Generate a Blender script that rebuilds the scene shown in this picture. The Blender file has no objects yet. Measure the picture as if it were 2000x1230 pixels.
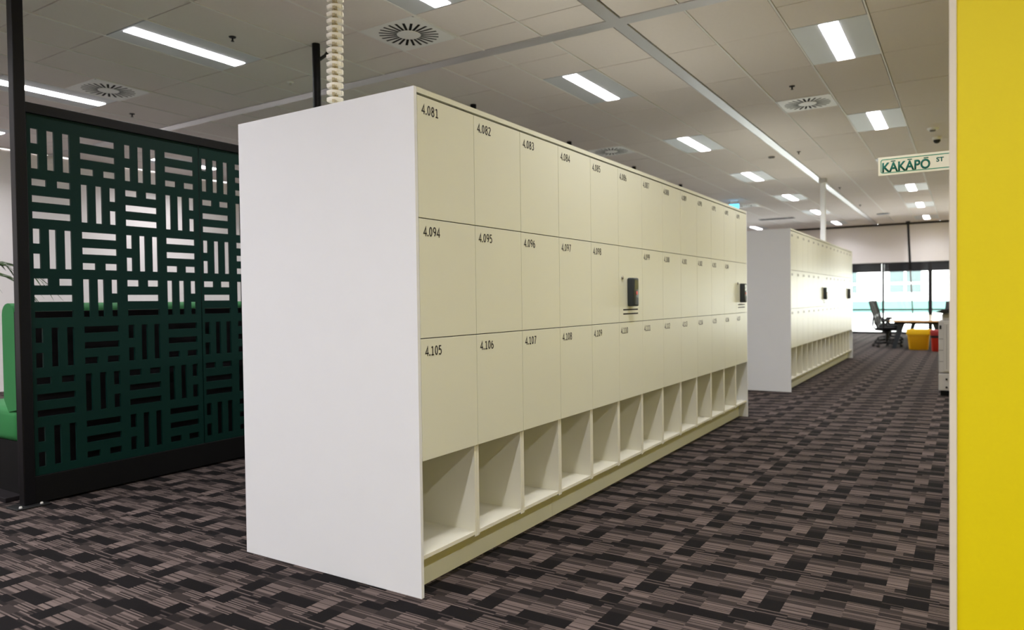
import bpy, bmesh, math, random
from mathutils import Vector, Matrix
random.seed(11)
PI = math.pi
SC = bpy.context.scene
COL = SC.collection

# ------------------------------------------------------------------ materials
def new_mat(name):
    m = bpy.data.materials.new(name); m.use_nodes = True
    nt = m.node_tree
    return m, nt, nt.nodes['Principled BSDF']

def lin(c):
    return tuple(((v/255)/12.92 if v/255 <= .04045 else ((v/255+.055)/1.055)**2.4) for v in c)

def mat(name, rgb, rough=.5, metal=0., var=0., scale=8., bump=0., coat=0., spec=.5, emit=None, estr=0.):
    """procedural principled material: colour broken up by a little noise, optional fine bump"""
    m, nt, b = new_mat(name)
    c = lin(rgb)
    b.inputs['Roughness'].default_value = rough
    b.inputs['Metallic'].default_value = metal
    b.inputs['Specular IOR Level'].default_value = spec
    b.inputs['Coat Weight'].default_value = coat
    tc = nt.nodes.new('ShaderNodeTexCoord')
    n = nt.nodes.new('ShaderNodeTexNoise'); n.inputs['Scale'].default_value = scale
    n.inputs['Detail'].default_value = 3
    nt.links.new(tc.outputs['Object'], n.inputs['Vector'])
    mx = nt.nodes.new('ShaderNodeMix'); mx.data_type = 'RGBA'
    mx.inputs[6].default_value = (*[v*(1-var) for v in c], 1)
    mx.inputs[7].default_value = (*[min(1, v*(1+var)) for v in c], 1)
    nt.links.new(n.outputs['Fac'], mx.inputs[0])
    nt.links.new(mx.outputs[2], b.inputs['Base Color'])
    if bump:
        n2 = nt.nodes.new('ShaderNodeTexNoise'); n2.inputs['Scale'].default_value = 300
        nt.links.new(tc.outputs['Object'], n2.inputs['Vector'])
        bp = nt.nodes.new('ShaderNodeBump'); bp.inputs['Strength'].default_value = bump
        bp.inputs['Distance'].default_value = .001
        nt.links.new(n2.outputs['Fac'], bp.inputs['Height'])
        nt.links.new(bp.outputs['Normal'], b.inputs['Normal'])
    if emit:
        b.inputs['Emission Color'].default_value = (*lin(emit), 1)
        b.inputs['Emission Strength'].default_value = estr
    return m

M = {}
M['white']   = mat('laminate_white', (236, 238, 242), .38, var=.01)
M['cream']   = mat('laminate_cream_bounce', (228, 229, 212), .33, var=.01)  # tint includes some of the yellow wall's bounce light, mixed into the colour
M['cubby']   = mat('laminate_cubby', (232, 230, 216), .40, var=.01)
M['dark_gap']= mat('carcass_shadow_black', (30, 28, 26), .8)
M['ink']     = mat('number_ink', (42, 40, 40), .6)
M['wall']    = mat('wall_paint', (245, 241, 241), .8, var=.01, bump=.1)
M['tile']    = mat('ceiling_tile', (238, 230, 227), .9, var=.025, scale=30, bump=.3)
M['tbar']    = mat('ceiling_grid', (242, 240, 238), .5)
M['gap_shade']  = mat('ceiling_gap_shade', (44, 41, 39), .8)  # near-black colour stands in for shade in ceiling gaps
M['rail']    = mat('ceiling_rail', (214, 212, 214), .30, metal=.35)
M['panel_metal'] = mat('light_panel_metal', (214, 218, 224), .42)
M['vent_white'] = mat('vent_white', (246, 246, 245), .45)
M['vent_dark']  = mat('vent_dark', (14, 14, 14), .8)
M['yellow']  = mat('yellow_paint', (243, 223, 0), .45, var=.02, scale=2)
M['trim_cream'] = mat('trim_cream', (236, 228, 212), .5)
M['black_metal'] = mat('black_metal', (14, 14, 17), .38, spec=.2)
M['black']   = mat('black_plastic', (14, 15, 17), .55)
M['black_base'] = mat('black_laminate', (5, 5, 6), .65, spec=.2)
M['screen_green'] = mat('screen_dark_green', (6, 40, 35), .5, var=.06, scale=3, spec=.15)
M['shell']   = mat('bench_shell', (24, 20, 24), .7, spec=.2)
M['velvet']  = mat('green_upholstery', (38, 122, 62), .75, var=.12, scale=4)
M['spine']   = mat('spine_ivory', (246, 243, 234), .35)
M['spine_link'] = mat('spine_link', (196, 184, 150), .5)
M['keypad']  = mat('keypad_slate', (44, 52, 58), .4)
M['keypad_screen'] = mat('keypad_screen', (74, 80, 66), .2)
M['keypad_key'] = mat('keypad_key', (78, 84, 92), .5)
M['red_button'] = mat('red_button', (226, 70, 62), .4)
M['steel']   = mat('steel', (170, 166, 160), .35, metal=.8)
M['silver']  = mat('silver_screw', (220, 220, 220), .3, metal=.5)
M['sign_plate'] = mat('sign_plate', (238, 236, 218), .5)
M['sign_ink'] = mat('sign_ink', (0, 104, 92), .5)
M['sign_line'] = mat('sign_line', (52, 150, 128), .5)
M['wood']    = mat('table_wood_edge', (206, 160, 104), .4, var=.12, scale=14)
M['tabletop'] = mat('table_top_pale', (226, 208, 184), .18, var=.04)
M['bin_yellow'] = mat('bin_yellow', (226, 168, 4), .45)
M['bin_yellow_lid'] = mat('bin_yellow_lid', (242, 192, 6), .4)
M['bin_red'] = mat('bin_red', (190, 44, 22), .45)
M['bin_red_lid'] = mat('bin_red_lid', (150, 30, 30), .45)
M['mesh_black'] = mat('chair_mesh', (14, 15, 17), .7, spec=.2)
M['chair_grey'] = mat('chair_grey', (92, 98, 108), .45)
M['printer'] = mat('printer_grey', (204, 202, 200), .5)
M['printer_dark'] = mat('printer_line', (112, 110, 110), .6)
M['frame']   = mat('window_frame_black', (28, 28, 34), .45)
M['leaf']    = mat('palm_leaf', (58, 84, 40), .55, var=.2)
M['stem']    = mat('palm_stem', (92, 92, 48), .6)
M['pot']     = mat('plant_pot', (60, 58, 58), .6)
M['facade']  = mat('facade_white', (238, 236, 232), .8)
M['facade_glass'] = mat('facade_glass', (78, 88, 88), .5, spec=.1)
M['facade_teal'] = mat('facade_teal', (64, 100, 93), .6)
M['exit_blue'] = mat('exit_cyan', (60, 170, 220), .4, emit=(90, 200, 255), estr=1.2)
M['lens']    = mat('light_lens', (250, 250, 255), .4, emit=(250, 246, 250), estr=6.)
M['cable_brown'] = mat('cable_brown', (96, 70, 70), .6)

def glass_mat():
    m, nt, b = new_mat('window_glass'); nt.nodes.remove(b)
    out = nt.nodes['Material Output']
    tr = nt.nodes.new('ShaderNodeBsdfTransparent'); tr.inputs[0].default_value = (.93, .96, .95, 1)
    gl = nt.nodes.new('ShaderNodeBsdfGlossy'); gl.inputs['Roughness'].default_value = .02
    fr = nt.nodes.new('ShaderNodeFresnel'); fr.inputs['IOR'].default_value = 1.5
    mx = nt.nodes.new('ShaderNodeMixShader')
    nt.links.new(fr.outputs[0], mx.inputs[0]); nt.links.new(tr.outputs[0], mx.inputs[1]); nt.links.new(gl.outputs[0], mx.inputs[2])
    nt.links.new(mx.outputs[0], out.inputs[0]); return m
M['glass'] = glass_mat()

def blind_mat():
    m, nt, b = new_mat('blind_mesh_fabric')
    out = nt.nodes['Material Output']
    b.inputs['Base Color'].default_value = (*lin((88, 84, 90)), 1); b.inputs['Roughness'].default_value = .9
    tr = nt.nodes.new('ShaderNodeBsdfTransparent'); tr.inputs[0].default_value = (.075, .08, .08, 1)
    mx = nt.nodes.new('ShaderNodeMixShader'); mx.inputs[0].default_value = .7
    nt.links.new(b.outputs[0], mx.inputs[1]); nt.links.new(tr.outputs[0], mx.inputs[2])
    nt.links.new(mx.outputs[0], out.inputs[0]); return m
M['blind'] = blind_mat()

def carpet_mat():
    """carpet tiles 0.5 m square: blocks of dark, mixed and light yarn built from thin stripes running along x"""
    m, nt, b = new_mat('carpet_tiles')
    N, L = nt.nodes, nt.links
    def sock(node, idx, v):
        if isinstance(v, (int, float)): node.inputs[idx].default_value = v
        else: L.new(v, node.inputs[idx])
    def mth(op, a, b_=None, c_=None):
        n = N.new('ShaderNodeMath'); n.operation = op
        sock(n, 0, a)
        if b_ is not None: sock(n, 1, b_)
        if c_ is not None: sock(n, 2, c_)
        return n.outputs[0]
    def wn(x, y, z):
        cb = N.new('ShaderNodeCombineXYZ'); sock(cb, 0, x); sock(cb, 1, y); sock(cb, 2, z)
        w = N.new('ShaderNodeTexWhiteNoise'); w.noise_dimensions = '3D'; L.new(cb.outputs[0], w.inputs['Vector'])
        return w.outputs['Value']
    geo = N.new('ShaderNodeNewGeometry'); sp = N.new('ShaderNodeSeparateXYZ'); L.new(geo.outputs['Position'], sp.inputs[0])
    X = mth('ADD', sp.outputs[0], 100.21); Y = mth('ADD', sp.outputs[1], 100.0)
    T = .50
    u = mth('MODULO', X, T); tx = mth('FLOOR', mth('DIVIDE', X, T))
    # alternate tiles are shifted a little along y so the pattern does not line up perfectly
    Ys = mth('ADD', Y, mth('MULTIPLY', mth('MODULO', tx, 3.0), .06))
    v = mth('MODULO', Ys, T)
    stripe = mth('FLOOR', mth('DIVIDE', v, T/72))
    def col(bounds):
        s = None
        for t in bounds:
            g = mth('GREATER_THAN', u, t)
            s = g if s is None else mth('ADD', s, g)
        return s
    cA = col([.085, .20, .30, .42]); cB = mth('ADD', col([.12, .17, .27, .34, .455]), 20.0)
    band = mth('FLOOR', mth('DIVIDE', v, T/10))
    pick = mth('GREATER_THAN', wn(band, 3.3, 9.1), .45)
    c = mth('ADD', mth('MULTIPLY', pick, cA), mth('MULTIPLY', mth('SUBTRACT', 1.0, pick), cB))
    # block rows: offset per column so blocks stagger
    off = mth('MULTIPLY', wn(c, 5.5, 1.7), T)
    vb = mth('MODULO', mth('ADD', v, off), T)
    blk = mth('FLOOR', mth('DIVIDE', vb, T/6))
    val = wn(c, blk, 4.2)
    st = wn(stripe, c, 7.7)
    alt = mth('MODULO', stripe, 2.0)
    # dark blocks stay solid, middle blocks alternate light and dark yarn, light blocks keep only thin dark lines
    t_ = mth('MULTIPLY', mth('SUBTRACT', val, .32), 1.3)
    mixv = mth('MULTIPLY_ADD', mth('SUBTRACT', alt, .5), .42, mth('MULTIPLY_ADD', mth('SUBTRACT', st, .5), .85, t_))
    lv = N.new('ShaderNodeMapRange'); L.new(mixv, lv.inputs[0]); lv.inputs[1].default_value = .36; lv.inputs[2].default_value = .70
    on = mth('GREATER_THAN', val, .30)
    soft = mth('MULTIPLY', mth('MULTIPLY', on, wn(c, blk, 8.8)), .22)
    tone = mth('MAXIMUM', soft, mth('MULTIPLY', mth('MULTIPLY', lv.outputs[0], on), mth('MULTIPLY_ADD', wn(stripe, c, 2.9), .35, .65)))
    # fibre noise
    nz = N.new('ShaderNodeTexNoise'); nz.inputs['Scale'].default_value = 420; nz.inputs['Detail'].default_value = 2
    L.new(geo.outputs['Position'], nz.inputs['Vector'])
    fib = mth('MULTIPLY_ADD', nz.outputs['Fac'], .9, .55)
    mx = N.new('ShaderNodeMix'); mx.data_type = 'RGBA'
    mx.inputs[6].default_value = (*lin((17, 14, 15)), 1); mx.inputs[7].default_value = (*lin((108, 95, 91)), 1)
    L.new(tone, mx.inputs[0])
    vm = N.new('ShaderNodeVectorMath'); vm.operation = 'SCALE'
    L.new(mx.outputs[2], vm.inputs[0]); L.new(fib, vm.inputs['Scale'])
    L.new(vm.outputs[0], b.inputs['Base Color'])
    b.inputs['Roughness'].default_value = .95; b.inputs['Specular IOR Level'].default_value = .15
    bp = N.new('ShaderNodeBump'); bp.inputs['Strength'].default_value = .4; bp.inputs['Distance'].default_value = .002
    L.new(nz.outputs['Fac'], bp.inputs['Height']); L.new(bp.outputs[0], b.inputs['Normal'])
    return m
M['carpet'] = carpet_mat()

# ------------------------------------------------------------------ mesh helpers
class MB:
    """collects shapes into one mesh"""
    def __init__(self): self.bm = bmesh.new()
    def _merge(self, b, mtx=None):
        if mtx is not None: b.transform(mtx)
        me = bpy.data.meshes.new('tmp'); b.to_mesh(me); b.free()
        self.bm.from_mesh(me); bpy.data.meshes.remove(me)
    def box(self, x0, x1, y0, y1, z0, z1, bev=0., mtx=None, seg=2):
        b = bmesh.new(); bmesh.ops.create_cube(b, size=1)
        for v in b.verts:
            v.co = ((x0+x1)/2 + v.co.x*(x1-x0), (y0+y1)/2 + v.co.y*(y1-y0), (z0+z1)/2 + v.co.z*(z1-z0))
        if bev: bmesh.ops.bevel(b, geom=b.edges[:], offset=bev, segments=seg, profile=.5, affect='EDGES')
        self._merge(b, mtx); return self
    def cyl(self, p0, p1, r0, r1=None, seg=20, cap=True):
        r1 = r0 if r1 is None else r1
        p0, p1 = Vector(p0), Vector(p1); d = p1-p0
        b = bmesh.new()
        bmesh.ops.create_cone(b, cap_ends=cap, segments=seg, radius1=r0, radius2=max(r1, 1e-5), depth=d.length)
        q = Vector((0, 0, 1)).rotation_difference(d.normalized())
        self._merge(b, Matrix.Translation((p0+p1)/2) @ q.to_matrix().to_4x4()); return self
    def tube(self, pts, r, seg=10, radii=None):
        pts = [Vector(p) for p in pts]; rings = []
        for i, p in enumerate(pts):
            d = (pts[min(i+1, len(pts)-1)] - pts[max(i-1, 0)]).normalized()
            a = Vector((0, 0, 1)) if abs(d.z) < .9 else Vector((1, 0, 0))
            s = d.cross(a).normalized(); t = s.cross(d).normalized()
            rr = radii[i] if radii else r
            rings.append([self.bm.verts.new(p + rr*(math.cos(2*PI*k/seg)*s + math.sin(2*PI*k/seg)*t)) for k in range(seg)])
        for a, c in zip(rings, rings[1:]):
            for k in range(seg): self.bm.faces.new((a[k], a[(k+1) % seg], c[(k+1) % seg], c[k]))
        self.bm.faces.new(rings[0][::-1]); self.bm.faces.new(rings[-1]); return self
    def prism(self, poly, axis, a0, a1):
        """closed polygon (2-D) extruded along an axis; poly gives the two other coordinates in order"""
        def P(p, a):
            return {'x': (a, p[0], p[1]), 'y': (p[0], a, p[1]), 'z': (p[0], p[1], a)}[axis]
        A = [self.bm.verts.new(P(p, a0)) for p in poly]; B = [self.bm.verts.new(P(p, a1)) for p in poly]
        n = len(poly)
        self.bm.faces.new(A); self.bm.faces.new(B[::-1])
        for i in range(n): self.bm.faces.new((A[i], B[i], B[(i+1) % n], A[(i+1) % n]))
        return self
    def quad(self, *pts):
        self.bm.faces.new([self.bm.verts.new(p) for p in pts]); return self
    def lathe(self, prof, seg=28, at=(0, 0, 0), sx=1., sy=1.):
        rings = []
        for r, z in prof:
            rings.append([self.bm.verts.new((at[0]+sx*r*math.cos(2*PI*k/seg), at[1]+sy*r*math.sin(2*PI*k/seg), at[2]+z)) for k in range(seg)])
        for a, c in zip(rings, rings[1:]):
            for k in range(seg): self.bm.faces.new((a[k], a[(k+1) % seg], c[(k+1) % seg], c[k]))
        self.bm.faces.new(rings[0][::-1]); self.bm.faces.new(rings[-1]); return self

def obj(name, mb, m, parent=None, smooth=False, loc=None, label=None, org=None):
    me = bpy.data.meshes.new(name)
    if isinstance(mb, MB):
        if org is not None: bmesh.ops.translate(mb.bm, vec=-Vector(org), verts=mb.bm.verts)
        bmesh.ops.recalc_face_normals(mb.bm, faces=mb.bm.faces)
        mb.bm.to_mesh(me); mb.bm.free()
    else: me = mb
    o = bpy.data.objects.new(name, me); COL.objects.link(o)
    if not me.materials: me.materials.append(m)
    if parent: o.parent = parent
    if loc is not None: o.location = loc
    if smooth:
        for p in me.polygons: p.use_smooth = True
        me.set_sharp_from_angle(angle=math.radians(40))
    if label: o['label'] = label
    return o

def tag(o, label, cat, group=None, kind=None):
    o['label'] = label; o['category'] = cat
    if group: o['group'] = group
    if kind: o['kind'] = kind
    return o

def thing(name, label, cat, loc=(0, 0, 0), rz=0., group=None):
    o = bpy.data.objects.new(name, None); COL.objects.link(o)
    o.empty_display_size = .1
    o.location = loc; o.rotation_euler = (0, 0, rz)
    return tag(o, label, cat, group)

def struct(name, mb, m, label=None, **k):
    o = obj(name, mb, m, **k); o['kind'] = 'structure'
    if label: o['label'] = label
    return o

def dup(root, loc, label, rz=None):
    r = root.copy(); COL.objects.link(r); r.location = loc; r['label'] = label
    if rz is not None: r.rotation_euler = (0, 0, rz)
    for ch in list(root.children):
        c = ch.copy(); COL.objects.link(c); c.parent = r
        for g in ch.children:
            d = g.copy(); COL.objects.link(d); d.parent = c
    return r

def text_mesh(txt, height, width=None, depth=.0006):
    """flat lettering in the xy plane, lower-left at the origin; height = cap height, width optional (condensed to fit)"""
    cu = bpy.data.curves.new('t', 'FONT'); cu.body = txt; cu.size = 1; cu.extrude = 0; cu.resolution_u = 3; cu.offset = .03
    o = bpy.data.objects.new('t', cu); COL.objects.link(o)
    dg = bpy.context.evaluated_depsgraph_get(); dg.update()
    me = bpy.data.meshes.new_from_object(o.evaluated_get(dg))
    bpy.data.objects.remove(o); bpy.data.curves.remove(cu)
    xs = [v.co.x for v in me.vertices]; ys = [v.co.y for v in me.vertices]
    x0, x1, y0, y1 = min(xs), max(xs), min(ys), max(ys)
    cap = text_mesh.cap
    s = height/cap
    sx = s if width is None else width/(x1-x0)
    for v in me.vertices: v.co = ((v.co.x-x0)*sx, v.co.y*s, 0)
    b = bmesh.new(); b.from_mesh(me)
    r = bmesh.ops.extrude_face_region(b, geom=b.faces[:])
    bmesh.ops.translate(b, vec=(0, 0, depth), verts=[e for e in r['geom'] if isinstance(e, bmesh.types.BMVert)])
    bmesh.ops.recalc_face_normals(b, faces=b.faces)
    b.to_mesh(me); b.free()
    return me
text_mesh.cap = .70

# ------------------------------------------------------------------ the setting
CZ = 3.60                       # ceiling
XW, XE, YS, YN = -12.07, 3.3, -5.0, 26.5
struct('floor', MB().box(XW-.1, XE+.1, YS-.1, YN+.2, -.2, 0), M['carpet'], 'dark grey and mauve striped carpet tiles')
struct('wall_left', MB().box(XW-.15, XW, YS, YN, 0, CZ), M['wall'])
struct('wall_right_bounce', MB().box(XE, XE+.15, YS, YN, 0, CZ), M['yellow'])  # out of view; yellow was invented to bounce tinted light onto the lockers
struct('pillar', MB().box(-.022, .38, 5.0, 5.4, 0, CZ-.002), M['wall'], 'white pillar behind the yellow wall that carries the street sign')
struct('wall_back', MB().box(XW-.15, XE+.15, YS-.15, YS, 0, CZ), M['wall'])
struct('wall_front', MB().box(XW-.15, XE+.15, YN, YN+.25, 2.33, CZ), M['wall'], 'white bulkhead wall above the far windows')
struct('shadow_strip', MB().box(XW, XE, YN-.03, YN-.001, CZ-.06, CZ-.001), M['gap_shade'], 'dark shadow line where far wall meets ceiling')  # dark strip painting in the shadow along the ceiling joint

# yellow wall beside the camera, its left corner finished in a cream strip
struct('wall_yellow', MB().box(-.022, 3.2, 2.5, 2.62, 0, CZ-.002), M['yellow'], 'bright yellow wall at the right edge')
struct('trim_2', MB().box(-.041, -.022, 2.492, 2.625, 0, CZ-.002, bev=.002), M['trim_cream'], 'cream corner strip on the yellow wall')

# ceiling: lay-in tiles hung in a grid
yl = [4.605-.585*k for k in range(16, -1, -1)] + [5.19, 5.605]
yl2 = [5.755, 6.13, 6.70, 7.285, 7.865, 8.46, 9.06, 9.65] + [10.24+.594*k for k in range(28)]
yl2 = [v for v in yl2 if v < YN-.05] + [YN]
xl = [-2.565-.627*k for k in range(16)][::-1]
xl = [XW] + [v for v in xl if v > XW+.1]
xl2 = [-2.445, -1.94] + [-1.94+.627*k for k in range(1, 12)]
xl2 = [v for v in xl2 if v < XE-.1] + [XE]
light_rows = [-11.03, -8.523, -6.012, -3.504, -1.0, 1.508]
light_ys = [-3.0, -.66, .51, 4.02, 7.283, 10.83, 14.375, 17.94, 21.5, 25.06]  # the row just behind the viewer is added to brighten end panel and cubbies
vent_cells = [(-4.13, 4.90), (-1.627, 9.355), (-7.89, 4.31), (-4.76, 10.54), (-4.76, 18.85)]
def is_light(cx, y0, y1):
    for lx in light_rows:
        if abs(cx-lx) < .2:
            for ly in light_ys:
                if abs((y0+y1)/2-ly) < .45: return (lx, ly)
    return None
tiles = MB(); lights_at = {}; vents_at = {}
G = .010
def add_tile(x0, x1, y0, y1):
    dz = random.uniform(-.0015, .0015)
    tiles.box(x0+.013, x1-.013, y0+.006, y1-.006, CZ+dz, CZ+.02+dz)
rnd = random.Random(5)
for xs in (xl, xl2):
    for x0, x1 in zip(xs, xs[1:]):
        cx = (x0+x1)/2
        for ys in (yl, yl2):
            j = 0
            while j < len(ys)-1:
                y0, y1 = ys[j], ys[j+1]
                cy = (y0+y1)/2
                lt = is_light(cx, y0, y1)
                if lt:
                    lights_at.setdefault(lt, [x0, x1, y0, y1]); lights_at[lt][3] = y1
                    lights_at[lt][2] = min(lights_at[lt][2], y0)
                    j += 1; continue
                vc = next((c for c in vent_cells if abs(c[0]-cx) < .2 and abs(c[1]-cy) < .2), None)
                if vc: vents_at[vc] = (x0, x1, y0, y1); j += 1; continue
                # long tile of two cells where nothing interrupts it
                if j+2 < len(ys) and not is_light(cx, ys[j+1], ys[j+2]) and (ys[j+2]-y0) < 1.25 \
                   and not any(abs(c[0]-cx) < .2 and abs(c[1]-(ys[j+1]+ys[j+2])/2) < .2 for c in vent_cells) \
                   and rnd.random() < (.8 if cx > -2.4 else .55):
                    add_tile(x0, x1, y0, ys[j+2]); j += 2
                else:
                    add_tile(x0, x1, y0, y1); j += 1
ceil = struct('ceiling', tiles, M['tile'], 'suspended ceiling of pale grey tiles')
struct('ceiling_grid', MB().box(XW, XE, YS, YN, CZ+.0185, CZ+.05), M['gap_shade'], parent=ceil)  # dark backing sheet, puts the shade between tiles into colour
tb = MB()
for x in sorted(set(xl+xl2)):
    if XW < x < XE and x not in (-2.565, -2.445): tb.box(x-.007, x+.007, YS, YN, CZ-.004, CZ+.019)
struct('grid_rail', tb, M['tbar'], parent=ceil)
struct('trim_3', MB().box(-2.565, -2.445, YS, YN, CZ-.006, CZ+.008), M['rail'], 'pale flush ceiling rail running along the aisle')
struct('trim_4', MB().box(XW, -2.565, 5.605, 5.755, CZ-.006, CZ+.008).box(-2.445, XE, 5.605, 5.755, CZ-.006, CZ+.008), M['rail'], 'pale flush ceiling rail crossing the room')

# ceiling lights
ROWN = {-11.03: 'row along the left wall', -8.523: 'row behind the green booth', -6.012: 'row over the green booth',
        -3.504: 'row left of the lockers', -1.0: 'row over the aisle', 1.508: 'row right of the yellow wall', 4.016: 'row by the right wall'}
ORD = {-3.0: 'second behind the viewer', -.66: 'extra one added unseen behind the viewer', .51: 'overhead beside the viewer', 4.02: 'nearest in view', 7.283: 'second in view', 10.83: 'third from the viewer',
       14.375: 'fourth from the viewer', 17.94: 'fifth from the viewer', 21.5: 'sixth from the viewer', 25.06: 'farthest by the window wall'}
lp = thing('ceiling_light', '', 'ceiling light', (0, 0, CZ), 0, 'ceiling lights')
hx, hy = .627/2-.008, .585-.008
pm = MB()
pm.box(-hx, -.078, -hy, hy, -.001, .02).box(.078, hx, -hy, hy, -.001, .02)
pm.box(-.078, .078, -hy, -.556, -.001, .02).box(-.078, .078, .556, hy, -.001, .02)
obj('panel', pm, M['panel_metal'], lp)
obj('lens', MB().box(-.078, .078, -.556, .556, -.006, .012, bev=.004), M['lens'], lp)
ld = bpy.data.lights.new('tube_light', 'AREA'); ld.shape = 'RECTANGLE'; ld.size = .15; ld.size_y = 1.10
ld.energy = 11.; ld.spread = math.radians(140); ld.color = (1., .985, 1.)
lo = bpy.data.objects.new('tube_light', ld); COL.objects.link(lo); lo.parent = lp; lo.location = (0, 0, -.009)
first = True
for (lx, ly), (x0, x1, y0, y1) in sorted(lights_at.items()):
    lab = 'long white ceiling light, %s, %s' % (ROWN[lx], ORD[ly])
    pos = ((x0+x1)/2, (y0+y1)/2, CZ)
    if first: lp.location = pos; lp['label'] = lab; first = False
    else: dup(lp, pos, lab)

# square swirl vents
vp = thing('ceiling_vent', '', 'vent', (0, 0, CZ), 0, 'square swirl ceiling vents')
v = MB(); h = .30; ri, ro = .105, .26; ns = 24; w = .023
def P2(r, a): return (r*math.cos(a), r*math.sin(a))
for k in range(ns):
    a = 2*PI*k/ns; an = 2*PI*(k+1)/ns
    def sl(r, ang, s):
        return (r*math.cos(ang)-s*w/2*math.sin(ang), r*math.sin(ang)+s*w/2*math.cos(ang))
    A, B = sl(ri, a, 1), sl(ro, a, 1); C_, D = sl(ri, an, -1), sl(ro, an, -1)
    A0, B0 = sl(ri, a, -1), sl(ro, a, -1)
    def q(*p): v.quad(*[(x, y, -.006) for x, y in p])
    q(A, B, D, C_)                                   # blade between two slots
    q((0, 0), A0, A); q((0, 0), A, C_)               # centre disc
    def sq(p):
        s = h/max(abs(p[0]), abs(p[1])); return (p[0]*s, p[1]*s)
    q(B0, sq(B0), sq(B), B)
    q(B, sq(B), sq(D), D)
v.box(-h, h, -h, -h+.004, -.006, .01).box(-h, h, h-.004, h, -.006, .01).box(-h, -h+.004, -h, h, -.006, .01).box(h-.004, h, -h, h, -.006, .01)
bmesh.ops.remove_doubles(v.bm, verts=v.bm.verts, dist=1e-4)
obj('face_plate', v, M['vent_white'], vp)
obj('duct_box', MB().box(-h+.01, h-.01, -h+.01, h-.01, .008, .02), M['vent_dark'], vp)
obj('hub', MB().cyl((0, 0, -.010), (0, 0, -.004), .10, seg=32), M['vent_white'], vp)
VL = {(-4.13, 4.90): 'square swirl vent beside the ivory cable spine', (-1.627, 9.355): 'square swirl vent over the aisle right of the long rail',
      (-7.89, 4.31): 'square swirl vent above the green screen', (-4.76, 10.54): 'square swirl vent just above the first locker top edge',
      (-4.76, 18.85): 'far swirl vent beside the small blue sign'}
first = True
for c in vent_cells:
    x0, x1, y0, y1 = vents_at[c]; pos = ((x0+x1)/2, (y0+y1)/2, CZ)
    if first: vp.location = pos; vp['label'] = VL[c]; first = False
    else: dup(vp, pos, VL[c])

# sprinkler heads and other small ceiling fittings
sp_ = thing('sprinkler', '', 'sprinkler', (0, 0, CZ), 0, 'sprinkler heads')
obj('escutcheon', MB().lathe([(.032, 0), (.028, -.008), (.014, -.011)], 20), M['black'], sp_, True)
obj('head', MB().cyl((0, 0, -.008), (0, 0, -.036), .008).cyl((0, 0, -.036), (0, 0, -.040), .014), M['black_metal'], sp_)
SPR = [(-5.449, 4.074, 'small dark sprinkler head beside the left ceiling light'), (-8.634, 4.997, 'small dark sprinkler head above the green screen'),
       (-1.636, 8.492, 'small dark sprinkler head in front of the aisle vent'), (-2.285, 12.365, 'small sprinkler head over the aisle past the aisle vent'),
       (-2.302, 16.96, 'small sprinkler head right of the white pole'), (-2.302, 20.526, 'small sprinkler head farthest down the aisle'),
       ]
for i, (x, y, lab) in enumerate(SPR):
    if i == 0: sp_.location = (x, y, CZ); sp_['label'] = lab
    else: dup(sp_, (x, y, CZ), lab)
t = thing('smoke_detector', 'round white smoke detector above the street sign', 'detector', (-.39, 11.77, CZ))
obj('base', MB().lathe([(.07, 0), (.07, -.015), (.055, -.03)], 24), M['vent_white'], t, True)
obj('sensor', MB().lathe([(.04, -.03), (.035, -.045), (.01, -.048)], 20), M['printer_dark'], t, True)
t = thing('security_camera', 'small dark dome camera on the ceiling above the street sign', 'camera', (-.361, 12.49, CZ))
obj('mount', MB().lathe([(.06, 0), (.06, -.03), (.05, -.04)], 24), M['vent_white'], t, True)
obj('dome', MB().lathe([(.048, -.04), (.044, -.065), (.028, -.085), (.006, -.092)], 24), M['black'], t, True)
t = thing('ceiling_sensor', 'tiny pale ceiling sensor left of the black pole top', 'sensor', (-6.058, 5.234, CZ))
obj('base', MB().lathe([(.035, 0), (.03, -.01), (.02, -.014)], 20), M['vent_white'], t, True)
obj('eye', MB().lathe([(.012, -.014), (.010, -.030), (.004, -.034)], 14), M['printer'], t, True)
t = thing('occupancy_sensor', 'small pale round sensor on ceiling left of the long rail', 'sensor', (-2.747, 12.54, CZ))
obj('base', MB().lathe([(.055, 0), (.05, -.018), (.03, -.03)], 24), M['printer_dark'], t, True)
obj('eye', MB().lathe([(.028, -.03), (.016, -.042), (.004, -.045)], 16), M['vent_white'], t, True)
t = thing('ceiling_speaker', 'round black ceiling speaker near the far window wall', 'speaker', (-2.0, 23.13, CZ))
obj('rim', MB().lathe([(.17, 0), (.17, -.012), (.15, -.016)], 28), M['vent_dark'], t, True)
obj('grille', MB().lathe([(.15, -.014), (.14, -.02), (.02, -.022)], 28), M['black'], t, True)
t = thing('slot_vent', 'long dark slot vent in the far ceiling above second lockers', 'vent', (-4.79, 22.5, CZ))
f = MB().box(-.5, .5, -.16, -.13, -.012, 0).box(-.5, .5, .13, .16, -.012, 0).box(-.5, -.47, -.13, .13, -.012, 0).box(.47, .5, -.13, .13, -.012, 0)
obj('frame', f, M['printer_dark'], t)
f = MB()
for k in range(4): f.box(-.47, .47, -.12+k*.065, -.12+k*.065+.045, -.009, -.001)
obj('louvre', f, M['vent_dark'], t)
t = thing('exit_sign', 'small glowing blue sign hung over the first locker far end', 'sign', (-4.74, 17.6, CZ))
obj('hanger', MB().cyl((-.1, 0, 0), (-.1, 0, -.10), .006).cyl((.1, 0, 0), (.1, 0, -.10), .006), M['steel'], t)
obj('sign_box', MB().box(-.12, .12, -.02, .02, -.20, -.09, bev=.006), M['exit_blue'], t)

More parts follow.
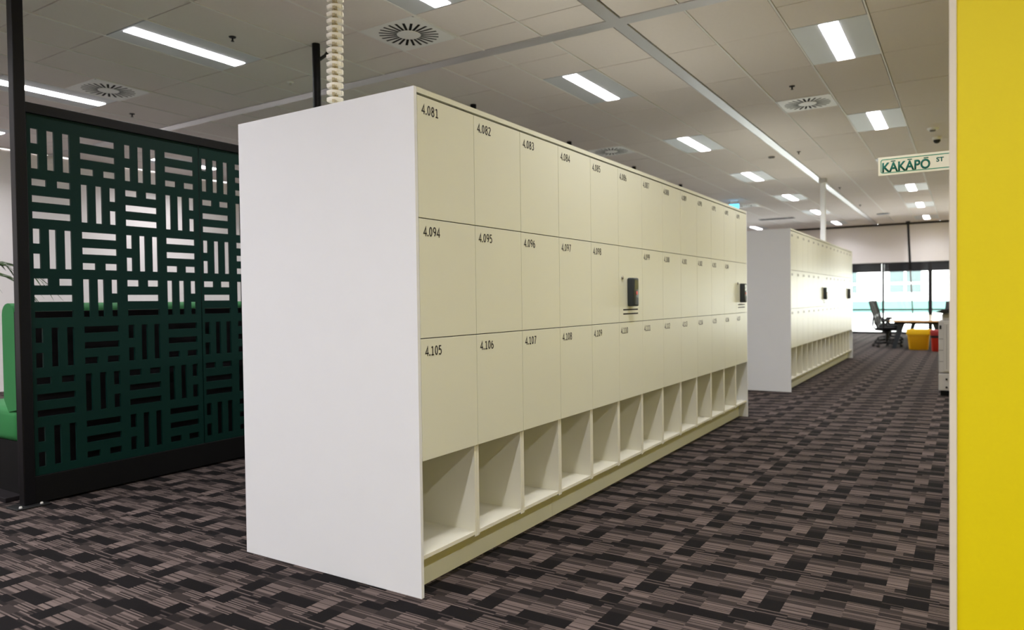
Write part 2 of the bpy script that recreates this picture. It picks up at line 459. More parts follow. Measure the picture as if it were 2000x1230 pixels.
# far windows: glazing bays with black mullions, mesh blinds above, sill rail below
bay = 1.345
x_m = [-2.30+bay*k for k in range(-7, 6)]
x_m = [x for x in x_m if XW+.2 < x < XE-.1]
edges = [XW] + x_m + [XE]
for n, (a, b) in enumerate(zip(edges, edges[1:]), 1):
    fr = MB()
    wv = .055 if abs(b+.955) < .01 else .032
    fr.box(b-wv, b+wv if b < XE-.01 else b, YN+.01, YN+.14, 0, 2.33) if b < XE-.01 else fr.box(b-.03, b, YN+.01, YN+.14, 0, 2.33)
    fr.box(a, b, YN+.02, YN+.12, 0, .06); fr.box(a, b, YN+.03, YN+.11, .76, .81); fr.box(a, b, YN+.02, YN+.12, 2.29, 2.33)
    wn_ = struct('window_%d' % n, fr, M['frame'], 'black framed glazing bay in the far wall')
    obj('pane', MB().box(a, b, YN+.068, YN+.074, .06, 2.29), M['glass'], wn_)
for n, (a, b) in enumerate(zip(edges, edges[1:]), 1):
    lab = 'dark mesh roller blind at far window bay %s' % ({-3.645: 'beside the second lockers', -2.30: 'above the office chair', -.955: 'left of the sign wall'}.get(round(a, 3), 'hidden from view'))
    if round(a, 3) == -3.645: lab = 'dark mesh roller blind on far window next to second lockers'
    elif round(a, 3) == -2.3: lab = 'dark mesh roller blind on far window above the table'
    elif round(a, 3) == -.955: lab = 'mesh roller blind on far window above the printer'
    else: lab = 'mesh roller blind half lowered over a far window out of sight'
    t = thing('roller_blind', lab, 'blind', ((a+b)/2, YN+.03, 2.33), 0, 'roller blinds on the far windows')
    hw = (b-a)/2-.04
    obj('fabric', MB().box(-hw, hw, -.012, -.009, -.29, -.02), M['blind'], t)
    obj('roller', MB().cyl((-hw, -.02, -.025), (hw, -.02, -.025), .02), M['frame'], t)
    obj('bottom_rail', MB().box(-hw, hw, -.018, -.004, -.305, -.288), M['frame'], t)

# the building across the street
t = thing('building', 'bright white office building seen through the far windows', 'building', (-6, 44, -8))
fa = MB().box(-16, 26, 0, 6, 0, 22)
obj('facade', fa, M['facade'], t)
for r in range(5):
    zb = 1.0+r*3.6
    for c in range(9):
        xb = -13.0+c*3.1
        wf = obj('window', MB().box(xb, xb+1.5, -.04, .06, zb+1.2, zb+2.7), M['facade_glass'], t)
        obj('sash', MB().box(xb+.70, xb+.80, -.09, -.04, zb+1.2, zb+2.7).box(xb, xb+1.5, -.09, -.04, zb+1.65, zb+1.75), M['facade'], wf)
    obj('spandrel', MB().box(-15.5, 7.5, -.06, .02, zb+.1, zb+.75), M['facade_teal'], t)

# ------------------------------------------------------------------ locker banks
XF = -1.932          # door faces
DEP = 1.136
ZT = 2.146
ROWZ = [(1.604, 2.114), (1.096, 1.600), (.577, 1.092)]

def arc(cx, cy, rx, ry, a0, a1, n=14):
    return [(cx+rx*math.cos(math.radians(a0+(a1-a0)*i/n)), cy+ry*math.sin(math.radians(a0+(a1-a0)*i/n))) for i in range(n+1)]
DW, SW = .50, .145      # digit width and stroke for a cap height of 1
hx_ = DW/2-SW/2
def glyph(ch):
    c = DW/2; r = hx_; b, t_ = SW/2, 1-SW/2
    if ch == '0': return [arc(c, .5, r, .5-SW/2, 0, 360, 28)]
    if ch == '1': return [[(c+.03, b), (c+.03, t_)], [(c+.03, t_-.01), (c-.16, t_-.13)], [(c-.17, b), (c+.22, b)]]
    if ch == '2': return [arc(c, 1-SW/2-r*1.05, r, r*1.05, 165, -25, 14)+[(c-r, b), (c+r+.02, b)]]
    if ch == '3': return [arc(c-.02, .745, r*.95, .20, 150, -90, 14), arc(c-.02, .275, r, .22, 90, -150, 14)]
    if ch == '4': return [[(c+.10, b-SW/2), (c+.10, t_), (c-r-.04, .27), (c+r+.06, .27)]]
    if ch == '5': return [[(c+r-.02, t_), (c-r+.04, t_), (c-r+.02, .56)]+arc(c-.03, .33, r+.02, .27, 100, -140, 16)]
    if ch == '6': return [arc(c, .30, r, .245, 0, 360, 24), arc(c+r*.9, .32, r*1.9, .62, 112, 180, 10)]
    if ch == '7': return [[(c-r, t_), (c+r, t_), (c-.08, 0)]]
    if ch == '8': return [arc(c, .745, r*.9, .20, 0, 360, 22), arc(c, .285, r, .235, 0, 360, 24)]
    if ch == '9': return [arc(c, .70, r, .245, 0, 360, 24), arc(c-r*.9, .68, r*1.9, .62, -68, 0, 10)]
    return [[(.06, 0), (.06, SW*1.15)]]
def number_mesh(txt, height, width):
    """door number drawn as solid strokes in the y-z plane"""
    m = MB(); x = 0; adv = .60
    total = sum(adv if ch != '.' else .24 for ch in txt)-.10
    sx = width/total
    for ch in txt:
        for pl_ in glyph(ch):
            P = [Vector(((x+p[0])*sx, p[1]*height)) for p in pl_]; n = len(P); sides = []
            closed = (P[0]-P[-1]).length < 1e-6
            wd_ = SW*height*(.92 if ch != '.' else 1.2)/2
            for i in range(n):
                pa = P[i-1] if i else (P[-2] if closed else None); pb = P[i+1] if i < n-1 else (P[1] if closed else None)
                d1 = (P[i]-pa).normalized() if pa is not None else None; d2 = (pb-P[i]).normalized() if pb is not None else None
                d1 = d2 if d1 is None else d1; d2 = d1 if d2 is None else d2
                n1, n2 = Vector((-d1.y, d1.x)), Vector((-d2.y, d2.x)); nn = n1+n2
                nn = nn.normalized() if nn.length > .2 else n1
                k = wd_/max(nn.dot(n1), .5)
                sides.append((P[i]+nn*k, P[i]-nn*k))
            fr, bk_ = .0006, 0.
            V = [[m.bm.verts.new((h_, q.x, q.y)) for q in sd for h_ in (fr, bk_)] for sd in sides]
            for A, B in zip(V, V[1:]):
                m.bm.faces.new((A[0], B[0], B[2], A[2])); m.bm.faces.new((A[1], A[3], B[3], B[1]))
                m.bm.faces.new((A[0], A[1], B[1], B[0])); m.bm.faces.new((A[2], B[2], B[3], A[3]))
        x += adv if ch != '.' else .24
    return m
def number_obj(txt, y, z, parent, org):
    m = number_mesh(txt, .042, .112)
    bmesh.ops.translate(m.bm, vec=(XF-org[0]+.0002, y-org[1], z-org[2]), verts=m.bm.verts)
    return obj('number', m, M['ink'], parent)

def keypad(y, t, org):
    """lock terminal on a blank panel: keypad block, key lock, two slots"""
    k = obj('keypad', MB().box(XF, XF+.048, y+.135, y+.225, 1.200, 1.392, bev=.009, seg=3), M['keypad'], t, True, org=org, label='dark slate keypad terminal')
    obj('display', MB().box(XF+.048, XF+.0495, y+.150, y+.212, 1.315, 1.378), M['keypad_screen'], k, org=org)
    obj('red_button', MB().cyl((XF+.047, y+.186, 1.290), (XF+.0505, y+.186, 1.290), .013), M['red_button'], k, org=org)
    for r in range(4):
        for c in range(3):
            obj('key', MB().box(XF+.048, XF+.0497, y+.155+c*.020, y+.170+c*.020, 1.250-r*.012, 1.258-r*.012), M['keypad_key'], k, org=org)
    lk = MB().cyl((XF, y+.052, 1.392), (XF+.006, y+.052, 1.392), .012).cyl((XF+.006, y+.052, 1.392), (XF+.009, y+.052, 1.392), .008)
    obj('lock', lk, M['steel'], t, org=org)
    for z in (1.178, 1.150):
        obj('slot', MB().box(XF-.003, XF+.0006, y+.065, y+.32, z-.0045, z+.0045), M['vent_dark'], t, org=org)

def locker_bank(y0, ncol, pitch, label, terminals, numbers):
    org = (XF-DEP/2, y0, 0)
    t = thing('locker_bank', label, 'lockers', org, 0, 'banks of numbered lockers')
    X0 = XF-DEP; T = .018; y1 = y0+2*T+ncol*pitch
    obj('end_panel', MB().box(X0, XF, y0, y0+T, 0, ZT, bev=.0012), M['white'], t, org=org, label='white end panel')
    obj('end_panel', MB().box(X0, XF, y1-T, y1, 0, ZT, bev=.0012), M['white'], t, org=org, label='white end panel')
    ya, yb = y0+T, y1-T
    obj('top_panel', MB().box(X0, XF, ya, yb, 2.124, ZT), M['cream'], t, org=org)
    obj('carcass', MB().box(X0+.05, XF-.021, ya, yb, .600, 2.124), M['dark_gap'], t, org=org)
    obj('cubby_ceiling', MB().box(XF-.52, XF-.0205, ya, yb, .5775, .600), M['cubby'], t, org=org)
    obj('cubby_back', MB().box(XF-.54, XF-.52, ya, yb, .172, .600), M['cubby'], t, org=org)
    obj('rear_panel', MB().box(X0, X0+.05, ya, yb, .10, 2.124), M['cream'], t, org=org)
    obj('shelf', MB().box(XF-.54, XF-.012, ya, yb, .154, .172, bev=.001), M['cubby'], t, org=org)
    cut = ya+pitch*3.1
    obj('plinth', MB().box(X0+.09, XF-.09, ya, cut-.001, 0, .154), M['cream'], t, org=org)
    obj('plinth', MB().box(X0+.09, XF-.09, cut+.001, yb, 0, .154), M['cream'], t, org=org)
    for k in range(1, ncol):
        y = ya+k*pitch
        d = MB().box(XF-.52, XF-.010, y-.0175, y-.0008, .146, .5775, bev=.0008).box(XF-.52, XF-.010, y+.0008, y+.0175, .146, .5775, bev=.0008)
        obj('divider', d, M['cubby'], t, org=org)
    g = .0014
    for r, (z0, z1) in enumerate(ROWZ):
        for k in range(ncol):
            a, b = ya+k*pitch+g, ya+(k+1)*pitch-g
            if k == 0: a += .0015
            blank = r == 1 and k in terminals
            d = obj('lock_panel' if blank else 'door', MB().box(XF-.019, XF, a, b, z0, z1, bev=.0009, seg=1), M['cream'], t, org=org)
            if blank: keypad(a, t, org); continue
            txt = numbers(r, k)
            if txt: number_obj(txt, a+.028, z1-.073, d, org)
            else:
                s = MB()
                for i, wd in enumerate((.02, .006, .022, .022, .022)):
                    yy = a+.028+(0, .024, .034, .060, .086)[i]
                    s.box(XF, XF+.0006, yy, yy+wd*.5, z1-.070, z1-(.040 if i != 1 else .066))
                obj('number', s, M['printer_dark'], d, org=org)
    return t

# measure the font's cap height once
def _cap():
    cu = bpy.data.curves.new('t', 'FONT'); cu.body = '8'
    o = bpy.data.objects.new('t', cu); COL.objects.link(o)
    dg = bpy.context.evaluated_depsgraph_get(); dg.update()
    me = bpy.data.meshes.new_from_object(o.evaluated_get(dg)); bpy.data.objects.remove(o); bpy.data.curves.remove(cu)
    c = max(v.co.y for v in me.vertices); bpy.data.meshes.remove(me); return c
text_mesh.cap = _cap()

def num1(r, k):
    if r == 0: return '4.%03d' % (81+k)
    if r == 1: return '4.%03d' % (94+k if k < 5 else 99+k-6)
    return '4.%03d' % (105+k)
locker_bank(2.315, 13, .4085, 'near bank of cream numbered lockers with white end and open cubbies', (5, 12), num1)
locker_bank(9.87, 15, .4000, 'second bank of white lockers farther down the aisle', (6, 13), lambda r, k: None)

# ivory cable spine from the ceiling to the locker top
SX, SY = -2.50, 2.435
t = thing('cable_spine', 'ivory vertebra cable spine hanging from ceiling to near locker top', 'cable spine', (SX, SY, ZT))
nV = 42; z0v, pv = .058, .0332
pts = []
for i in range(nV):
    z = z0v+i*pv
    s = min(z/.55, 1.)
    off = -.010+.017*s-.006*math.sin(z*3)
    pts.append((off, off*.2, z))
def vertebra():
    m = MB()
    m.lathe([(.018, -.0105), (.033, -.0105), (.0355, -.008), (.0355, .008), (.033, .0105), (.018, .0105)], 28, sx=1., sy=.72)
    m.box(-.038, -.026, -.012, .012, -.009, .009, bev=.003).box(.026, .038, -.012, .012, -.010, .010, bev=.003)
    return m
ve = obj('vertebra', vertebra(), M['spine'], t, True, loc=pts[0])
ve.rotation_euler = (0, .05, math.radians(32))
lk = obj('link', MB().cyl((0, 0, .008), (0, 0, .026), .014, seg=12).box(-.006, .006, -.033, -.020, -.016, -.004).box(.010, .014, -.030, -.020, -.016, -.006), M['spine_link'], ve)
for i, p in enumerate(pts[1:], 1):
    c = ve.copy(); COL.objects.link(c); c.location = p
    c.rotation_euler = (random.uniform(-.05, .05), .05-.08*min(p[2]/.6, 1)+random.uniform(-.04, .04), math.radians(32)+random.uniform(-.05, .05))
    d = lk.copy(); COL.objects.link(d); d.parent = c
obj('cord', MB().cyl((-.006, 0, 0), (-.010, 0, .06), .011, seg=12), M['spine'], t, True)
obj('base', MB().lathe([(.04, 0), (.04, .004), (.015, .010)], 20, at=(-.006, 0, 0)), M['spine'], t, True)

# white square power pole on the second bank
t = thing('power_pole', 'white square power pole standing on the second locker bank', 'pole', (-2.41, 15.5, ZT))
obj('shaft', MB().box(-.045, .045, -.045, .045, 0, CZ-ZT, bev=.006), M['white'], t)
obj('collar', MB().box(-.07, .07, -.07, .07, CZ-ZT-.09, CZ-ZT-.001, bev=.006), M['printer'], t)

# black pole dropping in front of the far window, its cable running on down
t = thing('data_pole', 'thin black pole dropping from ceiling before the far windows', 'pole', (-1.43, 26.05, 0))
obj('shaft', MB().cyl((-.12, 0, CZ), (-.055, 0, 2.05), .034), M['black_metal'], t, True)
obj('collar', MB().cyl((-.12, 0, CZ-.002), (-.118, 0, CZ-.10), .06), M['black'], t, True)
obj('cable', MB().cyl((-.055, 0, 2.06), (.04, 0, .01), .018), M['cable_brown'], t, True)
obj('foot', MB().cyl((.04, 0, 0), (.04, 0, .02), .07), M['black'], t, True)

# ------------------------------------------------------------------ green privacy screen
XS = -4.98
PY0, PW, NB, BAY = 2.185, 1.195, 5, 2.46
t = thing('privacy_screen', 'dark green slotted partition screen in black frame with tall ceiling posts', 'screen', (XS, PY0, 0))
org = (XS, PY0, 0)
def screen_panel():
    W, Z0, Z1 = PW-.006, .176, 2.470
    bx, bz = .2985, .3155
    holes = []
    y_off, z_top = .022, 2.376
    bw, bh = .232, .252
    tk = .043
    for r in range(7):
        for c in range(4):
            y0 = y_off+c*bx; zt = z_top-r*bz
            ver = (r+c) % 2 == 0
            flip = r % 2 == 1
            if ver:
                offs = [0, .0945, .189]
                short = 2 if flip else 0
                for i, o in enumerate(offs):
                    a, b = y0+o, y0+o+tk
                    if i == short:
                        holes.append((a, b, zt-.094, zt)); holes.append((a, b, zt-bh, zt-.158))
                    else: holes.append((a, b, zt-bh, zt))
            else:
                offs = [0, .1045, .207]
                short = 0 if flip else 2
                for i, o in enumerate(offs):
                    b, a = zt-o, zt-o-tk*1.02
                    if i == short:
                        holes.append((y0, y0+.086, a, b)); holes.append((y0+.150, y0+bw, a, b))
                    else: holes.append((y0, y0+bw, a, b))
    ys = sorted({0, W} | {round(h[i], 5) for h in holes for i in (0, 1)})
    zs = sorted({Z0, Z1} | {round(h[i], 5) for h in holes for i in (2, 3)})
    th = .016
    solid = [[True]*(len(zs)-1) for _ in range(len(ys)-1)]
    for i in range(len(ys)-1):
        cy = (ys[i]+ys[i+1])/2
        for j in range(len(zs)-1):
            cz = (zs[j]+zs[j+1])/2
            solid[i][j] = not any(h[0] < cy < h[1] and h[2] < cz < h[3] for h in holes)
    m = MB(); cache = {}
    def V(i, j, s):
        if (i, j, s) not in cache: cache[(i, j, s)] = m.bm.verts.new((s*th/2, ys[i], zs[j]))
        return cache[(i, j, s)]
    nI, nJ = len(ys)-1, len(zs)-1
    def sol(i, j): return 0 <= i < nI and 0 <= j < nJ and solid[i][j]
    for i in range(nI):
        for j in range(nJ):
            if not solid[i][j]: continue
            for s in (1, -1): m.bm.faces.new((V(i, j, s), V(i+1, j, s), V(i+1, j+1, s), V(i, j+1, s)))
            for (di, dj, p, q) in ((-1, 0, (i, j), (i, j+1)), (1, 0, (i+1, j), (i+1, j+1)), (0, -1, (i, j), (i+1, j)), (0, 1, (i, j+1), (i+1, j+1))):
                if not sol(i+di, j+dj): m.bm.faces.new((V(*p, 1), V(*q, 1), V(*q, -1), V(*p, -1)))
    return m
L_ = NB*BAY
pan = obj('slotted_panel', screen_panel(), M['screen_green'], t, loc=(0, .012, 0))
for k in range(1, NB*2):
    c = pan.copy(); COL.objects.link(c)
    c.location = (0, .012+(k//2)*BAY+(k % 2)*(PW+.002), 0)
obj('top_rail', MB().box(-.03, .03, -.03, L_, 2.466, 2.53, bev=.003), M['black_metal'], t)
obj('base', MB().box(-.05, .03, -.03, L_, .012, .180, bev=.003), M['black_base'], t)
post = obj('post', MB().box(-.035, .035, -.066, 0, .012, CZ-.001, bev=.006), M['black_metal'], t)
for k in range(1, NB+1):
    y = k*BAY-.04
    obj('post', MB().cyl((0, y, .012), (0, y, CZ-.001), .036, seg=24), M['black_metal'], t, True)
obj('bracket', MB().tube([(.02, BAY-.02, CZ-.14), (.05, BAY+.02, CZ-.10), (.055, BAY+.06, CZ-.05), (.055, BAY+.08, CZ-.005)], .016), M['black'], t, True)
obj('foot_plate', MB().box(-.06, .09, -.13, .06, 0, .012, bev=.003), M['black'], t)
for (x, y) in ((.06, -.10), (.06, .02)):
    obj('screw', MB().cyl((x, y, .012), (x, y, .022), .010, .007, seg=14), M['silver'], t, True, label='bright screw head')

# green booth bench behind the screen
BX = XS-.20
t = thing('booth_bench', 'green upholstered booth bench with black base behind the screen', 'bench', (BX, 2.20, 0))
LB = 4.6
obj('back_shell', MB().box(-.035, 0, 0, LB, .05, 1.22, bev=.004), M['shell'], t)
pr = []
for k in range(9):
    a = PI*k/8; pr.append((-.115+.085*math.cos(a), 1.20+.075*math.sin(a)))
back = MB().prism([(-.03, .58)]+pr+[(-.20, .64), (-.14, .56)], 'y', 0, LB)
bo = obj('backrest', back, M['velvet'], t, True)
seat = MB().box(-.80, -.03, 0, LB, .36, .585, bev=.05, seg=4)
obj('seat', seat, M['velvet'], t, True)
obj('base', MB().box(-.74, -.01, .01, LB-.02, .03, .37), M['black_base'], t)
obj('kick_plate', MB().box(-.86, .0, -.09, LB, 0, .03, bev=.004), M['shell'], t)

# potted palm whose frond tips reach into the left edge
t = thing('potted_palm', 'palm with thin fronds, tips showing at left frame edge', 'plant', (-6.68, 2.22, 0))
obj('pot', MB().lathe([(.16, 0), (.20, .40), (.21, .42), (.19, .42), (.18, .36), (.02, .36)], 28), M['pot'], t, True)
obj('stem', MB().tube([(0, 0, .34), (.02, .01, .8), (0, .02, 1.25)], .03, radii=[.035, .028, .02]), M['stem'], t, True)
for k in range(11):
    a = 2*PI*k/11+.12; r = .55+.08*math.sin(k*2.3); ht = .42+.08*math.cos(k*1.7)
    fr = MB(); axis = []
    for i in range(11):
        s = i/10
        axis.append(Vector((math.cos(a)*r*1.35*s, math.sin(a)*r*1.35*s, 1.22+ht*math.sin(s*2.2)-.10*s*s)))
    fr.tube(axis, .006, seg=6, radii=[.008*(1-.8*i/10) for i in range(11)])
    for i in range(2, 11):
        p = axis[i]; d = (axis[i]-axis[i-1]).normalized(); side = d.cross(Vector((0, 0, 1))).normalized()
        for sgn in (-1, 1):
            tip = p+d*.16+side*sgn*.15*(1.1-.06*i)-Vector((0, 0, .06))
            mid = (p+tip)/2+Vector((0, 0, .015)); wv = d*.010
            nv = Vector((0, 0, .0015))
            A = [p+nv, mid-wv+nv, tip, mid+wv+nv]
            B = [p-nv, mid-wv-nv, tip-nv, mid+wv-nv]
            va = [fr.bm.verts.new(q) for q in A]; vb = [fr.bm.verts.new(q) for q in B]
            fr.bm.faces.new(va); fr.bm.faces.new(vb[::-1])
            for q in range(4): fr.bm.faces.new((va[q], vb[q], vb[(q+1) % 4], va[(q+1) % 4]))
    obj('frond', fr, M['leaf'], t)

# ------------------------------------------------------------------ street sign blade on the yellow wall's left face
SYY = 5.2
t = thing('street_sign', 'white street name sign with green KAKAPO ST lettering beside yellow wall', 'sign', (-.022, SYY, 2.08))
W_, H_ = .455, .118
pl = obj('plate', MB().box(-W_, -.012, 0, .006, -H_/2, H_/2, bev=.002), M['sign_plate'], t)
def ring(x0, x1, z0, z1, r, w_, m):
    def loop(o):
        pts = []
        for (cx, cz, a0) in ((x1-r, z1-r, 0), (x0+r, z1-r, 90), (x0+r, z0+r, 180), (x1-r, z0+r, 270)):
            for k in range(7):
                a = math.radians(a0+90*k/6); pts.append((cx+(r-o)*math.cos(a), cz+(r-o)*math.sin(a)))
        return pts
    A, B = loop(0), loop(w_); n = len(A)
    a3 = [m.bm.verts.new((p[0], -.0008, p[1])) for p in A]; b3 = [m.bm.verts.new((p[0], -.0008, p[1])) for p in B]
    for i in range(n): m.bm.faces.new((a3[i], a3[(i+1) % n], b3[(i+1) % n], b3[i]))
m = MB(); ring(-W_+.014, -.016, -H_/2+.014, H_/2-.014, .014, .005, m)
obj('border', m, M['sign_line'], pl)
def sign_text(txt, x, z, hgt, wid, name='lettering'):
    me = text_mesh(txt, hgt, wid, .0006); b = bmesh.new(); b.from_mesh(me)
    b.transform(Matrix(((1, 0, 0, x), (0, 0, -1, -.0004), (0, 1, 0, z), (0, 0, 0, 1)))); b.to_mesh(me); b.free()
    o = obj(name, me, M['sign_ink'], pl); return o
sign_text('KAKAPO', -.432, -.036, .057, .268)
for xx in (-.3695, -.2765, -.187): obj('macron', MB().box(xx-.013, xx+.013, -.001, 0, .0260, .0320), M['sign_ink'], pl)
sign_text('ST', -.132, -.002, .026, .040)
obj('bracket', MB().box(-.014, 0, -.006, .014, -H_/2, H_/2, bev=.002), M['steel'], t)

# ------------------------------------------------------------------ far end of the aisle
# printer
t = thing('printer', 'grey floor standing office printer at the aisle end by yellow wall', 'printer', (-.285, 10.35, 0))
b = MB().box(0, .60, 0, .62, .06, .275, bev=.012)
obj('paper_drawer', b, M['printer'], t)
for zc in (.105, .205):
    obj('drawer_knob', MB().cyl((.085, -.012, zc), (.085, 0, zc), .012), M['vent_dark'], t)
obj('body', MB().box(0, .60, .0, .62, .282, .93, bev=.014), M['printer'], t)
obj('side_door', MB().box(.055, .56, -.012, .0, .30, .90, bev=.006), M['printer'], t)
obj('door_groove', MB().box(.085, .089, -.0135, -.011, .33, .88).box(.125, .129, -.0135, -.011, .33, .88), M['printer_dark'], t)
obj('tray', MB().box(.003, .05, -.004, .0, .42, .426).box(.003, .05, -.004, 0, .56, .566).box(.003, .05, -.004, 0, .70, .706), M['printer_dark'], t)
obj('port', MB().box(.010, .032, -.006, .0, .825, .872), M['black'], t)
obj('upper_body', MB().box(.035, .58, .03, .6, .93, 1.02, bev=.02), M['printer'], t)
obj('control_panel', MB().prism([(-.035, 1.040), (.22, 1.105), (.22, 1.045), (.05, 1.020)], 'y', -.05, .16), M['black'], t)
obj('scanner_lid', MB().prism([(.060, 1.02), (.075, 1.165), (.5, 1.165), (.5, 1.02)], 'y', .2, .55), M['chair_grey'], t)
obj('plinth', MB().box(.02, .58, .02, .6, 0, .062), M['black_base'], t)

# long table seen from its narrow end
t = thing('meeting_table', 'long pale timber table with splayed dark legs before the windows', 'table', (-.93, 22.0, 0))
ZTB = .66
obj('tabletop', MB().box(-.60, .60, -2.95, 2.95, ZTB-.002, ZTB, bev=0).box(-.6, .6, -2.95, 2.95, ZTB-.004, ZTB-.002), M['tabletop'], t)
obj('edge_band', MB().box(-.60, .60, -2.95, 2.95, ZTB-.034, ZTB-.004), M['wood'], t, label='orange timber edge')
for s in (-1, 1):
    for yy in (-2.86, 2.80):
        obj('leg', MB().prism([(s*.28, ZTB-.075), (s*.42, ZTB-.075), (s*.545, 0), (s*.465, 0)], 'y', yy, yy+.07), M['keypad'], t)
for yy in (-2.86, 2.80):
    obj('cross_bar', MB().box(-.50, .50, yy, yy+.07, ZTB-.085, ZTB-.034), M['black_metal'], t)
obj('beam', MB().box(-.04, .04, -2.8, 2.8, ZTB-.08, ZTB-.034), M['black_metal'], t)

# office chairs
ch = thing('office_chair', 'black mesh back office chair nearest at the table end', 'chair', (-1.62, 19.62, 0), 0, 'black office chairs at the long table')
# faces +x : back on the -x side
obj('seat', MB().box(-.24, .25, -.24, .24, .40, .48, bev=.035, seg=3), M['mesh_black'], ch, True)
bk = MB()
outer = [(-.20, .50), (-.235, .62), (-.285, .80), (-.335, .98), (-.365, 1.10)]
for s in (-1, 1):
    bk.tube([(x, s*(.20 if i else .16), z) for i, (x, z) in enumerate(outer)], .017)
bk.tube([(-.365, -.20, 1.10), (-.37, 0, 1.115), (-.365, .20, 1.10)], .017)
bk.tube([(-.20, -.16, .50), (-.195, 0, .50), (-.20, .16, .50)], .017)
fr_ = obj('backrest', bk, M['black'], ch, True)
ms = MB()
for (xa, za), (xb, zb) in zip(outer, outer[1:]):
    ms.box(-.004, .004, -.20, .20, 0, math.hypot(xb-xa, zb-za), mtx=Matrix.Translation((xa, 0, za)) @ Matrix.Rotation(math.atan2(xb-xa, zb-za), 4, 'Y'))
obj('mesh', ms, M['mesh_black'], fr_)
obj('lumbar', MB().box(-.300, -.255, -.16, .16, .66, .76, bev=.015), M['chair_grey'], ch, True)
for s in (-1, 1):
    a = MB().tube([(-.07, s*.25, .44), (-.05, s*.29, .50), (-.03, s*.29, .62)], .016)
    a.box(-.12, .05, s*.29-.035, s*.29+.035, .62, .65, bev=.012)
    obj('armrest', a, M['black'], ch, True)
obj('spine', MB().tube([(-.10, 0, .40), (-.25, 0, .42), (-.31, 0, .52), (-.30, 0, .70)], .022), M['chair_grey'], ch, True)
obj('column', MB().cyl((0, 0, .10), (0, 0, .40), .028).cyl((0, 0, .34), (0, 0, .41), .07), M['black'], ch, True)
for k in range(5):
    a = 2*PI*k/5+.35; c, s = math.cos(a), math.sin(a)
    lg = obj('leg', MB().tube([(0, 0, .11), (.16*c, .16*s, .105), (.31*c, .31*s, .075)], .02, radii=[.03, .024, .016]), M['black'], ch, True)
    px, py = .31*c, .31*s
    obj('castor', MB().cyl((px-.03*s, py+.03*c, .03), (px-.008*s, py+.008*c, .03), .03, seg=16).cyl((px+.008*s, py-.008*c, .03), (px+.03*s, py-.03*c, .03), .03, seg=16).cyl((px, py, .03), (px, py, .075), .012), M['black'], lg, True)
dup(ch, (-1.78, 22.6, 0), 'black office chair behind the nearest chair, left side of table', .15)
dup(ch, (-1.72, 21.1, 0), 'second black office chair along the left table side', -.1)
dup(ch, (-.22, 20.2, 0), 'black office chair tucked under the right side of table', PI)

# bins in front of the table
t = thing('waste_bin', 'yellow tub bin with overhanging lid in front of the table', 'bin', (-.912, 18.9, 0), 0, 'coloured bins by the table')
def rrect(w, d, z, r=.05, n=5):
    pts = []
    for (cx, cy, a0) in ((w-r, d-r, 0), (-w+r, d-r, 90), (-w+r, -d+r, 180), (w-r, -d+r, 270)):
        for k in range(n+1):
            a = math.radians(a0+90*k/n); pts.append((cx+r*math.cos(a), cy+r*math.sin(a), z))
    return pts
def loft(rings):
    m = MB(); R = [[m.bm.verts.new(p) for p in ring_] for ring_ in rings]; n = len(R[0])
    for a, b in zip(R, R[1:]):
        for i in range(n): m.bm.faces.new((a[i], a[(i+1) % n], b[(i+1) % n], b[i]))
    m.bm.faces.new(R[0][::-1]); m.bm.faces.new(R[-1]); return m
obj('tub', loft([rrect(.175, .14, 0), rrect(.19, .15, .012), rrect(.222, .175, .355)]), M['bin_yellow'], t, True)
obj('lid', loft([rrect(.232, .185, .345), rrect(.238, .19, .35), rrect(.245, .195, .452), rrect(.238, .19, .465), rrect(.20, .155, .468)]), M['bin_yellow_lid'], t, True)
obj('rim', loft([rrect(.228, .18, .33), rrect(.228, .18, .35)]), M['bin_yellow'], t, True)
t = thing('waste_bin', 'red tub bin half hidden behind the grey printer', 'bin', (-.50, 18.5, 0), 0, 'coloured bins by the table')
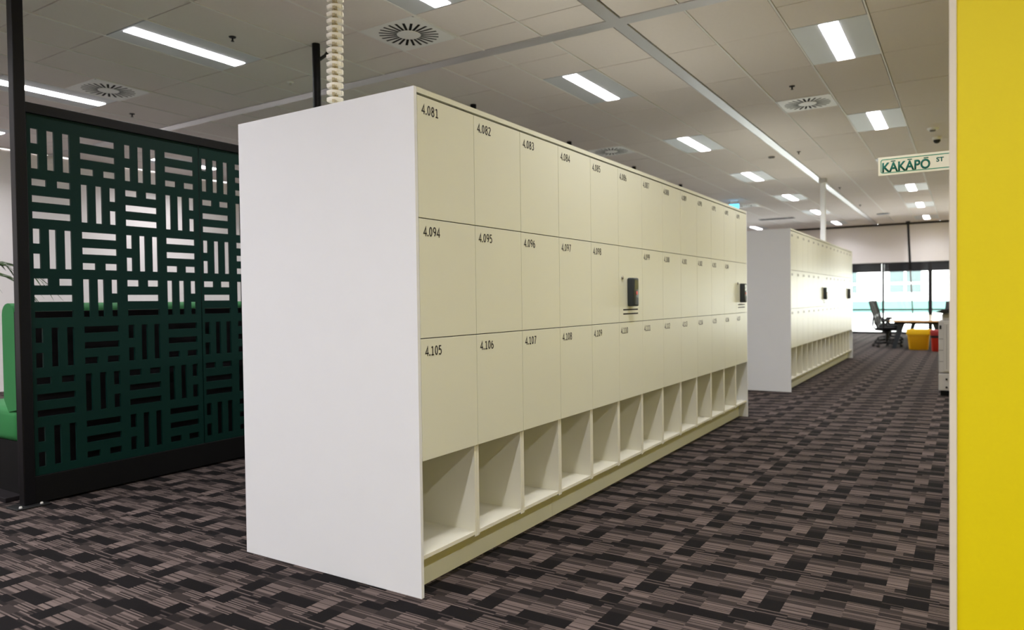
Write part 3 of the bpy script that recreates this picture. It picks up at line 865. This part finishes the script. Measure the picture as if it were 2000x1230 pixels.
obj('tub', loft([rrect(.125, .13, 0), rrect(.135, .14, .012), rrect(.155, .165, .36)]), M['bin_red'], t, True)
obj('lid', loft([rrect(.163, .175, .35), rrect(.168, .18, .455), rrect(.16, .17, .472), rrect(.12, .13, .475)]), M['bin_red_lid'], t, True)
obj('band', loft([rrect(.158, .168, .30), rrect(.160, .170, .35)]), M['black'], t, True)

# ------------------------------------------------------------------ daylight, camera, colour
wd = bpy.data.worlds.new('sky'); SC.world = wd; wd.use_nodes = True
nt = wd.node_tree; bg = nt.nodes['Background']
sky = nt.nodes.new('ShaderNodeTexSky'); sky.sky_type = 'HOSEK_WILKIE'; sky.turbidity = 8; sky.sun_direction = (.3, -.6, .75)
mxn = nt.nodes.new('ShaderNodeMix'); mxn.data_type = 'RGBA'; mxn.inputs[0].default_value = .0
mxn.inputs[6].default_value = (1, 1, 1.0, 1)
nt.links.new(sky.outputs[0], mxn.inputs[7]); nt.links.new(mxn.outputs[2], bg.inputs[0])
bg.inputs[1].default_value = 5.0

cd = bpy.data.cameras.new('camera'); cam = bpy.data.objects.new('camera', cd); COL.objects.link(cam)
R = ((0.8450, 0.0001, 0.5348), (0.5344, 0.0244, -0.8449), (-0.0132, 0.9997, 0.0205))
def calib():
    f2 = -((1886-1000)*(-1214-1000)+(575-615)*(616-615)); f = math.sqrt(f2)
    Yv = Vector((886, 40, -f)).normalized(); Xv = -Vector((-2214, -1, -f)).normalized()
    Zv = Xv.cross(Yv).normalized(); Xv = Yv.cross(Zv)
    return f, Matrix((Xv, Yv, Zv))
f_px, Rm = calib()
cam.matrix_world = Matrix.Translation((0, 0, 1.25)) @ Rm.to_4x4()
cd.sensor_fit = 'HORIZONTAL'; cd.sensor_width = 36; cd.lens = f_px/2000*36
cd.clip_start = .05; cd.clip_end = 300
cd.dof.use_dof = True; cd.dof.focus_distance = 3.5; cd.dof.aperture_fstop = cd.lens/11.0
SC.camera = cam
vs = SC.view_settings
vs.view_transform = 'Standard'; vs.look = 'None'; vs.gamma = 1; vs.use_curve_mapping = False
vs.exposure = 1.2
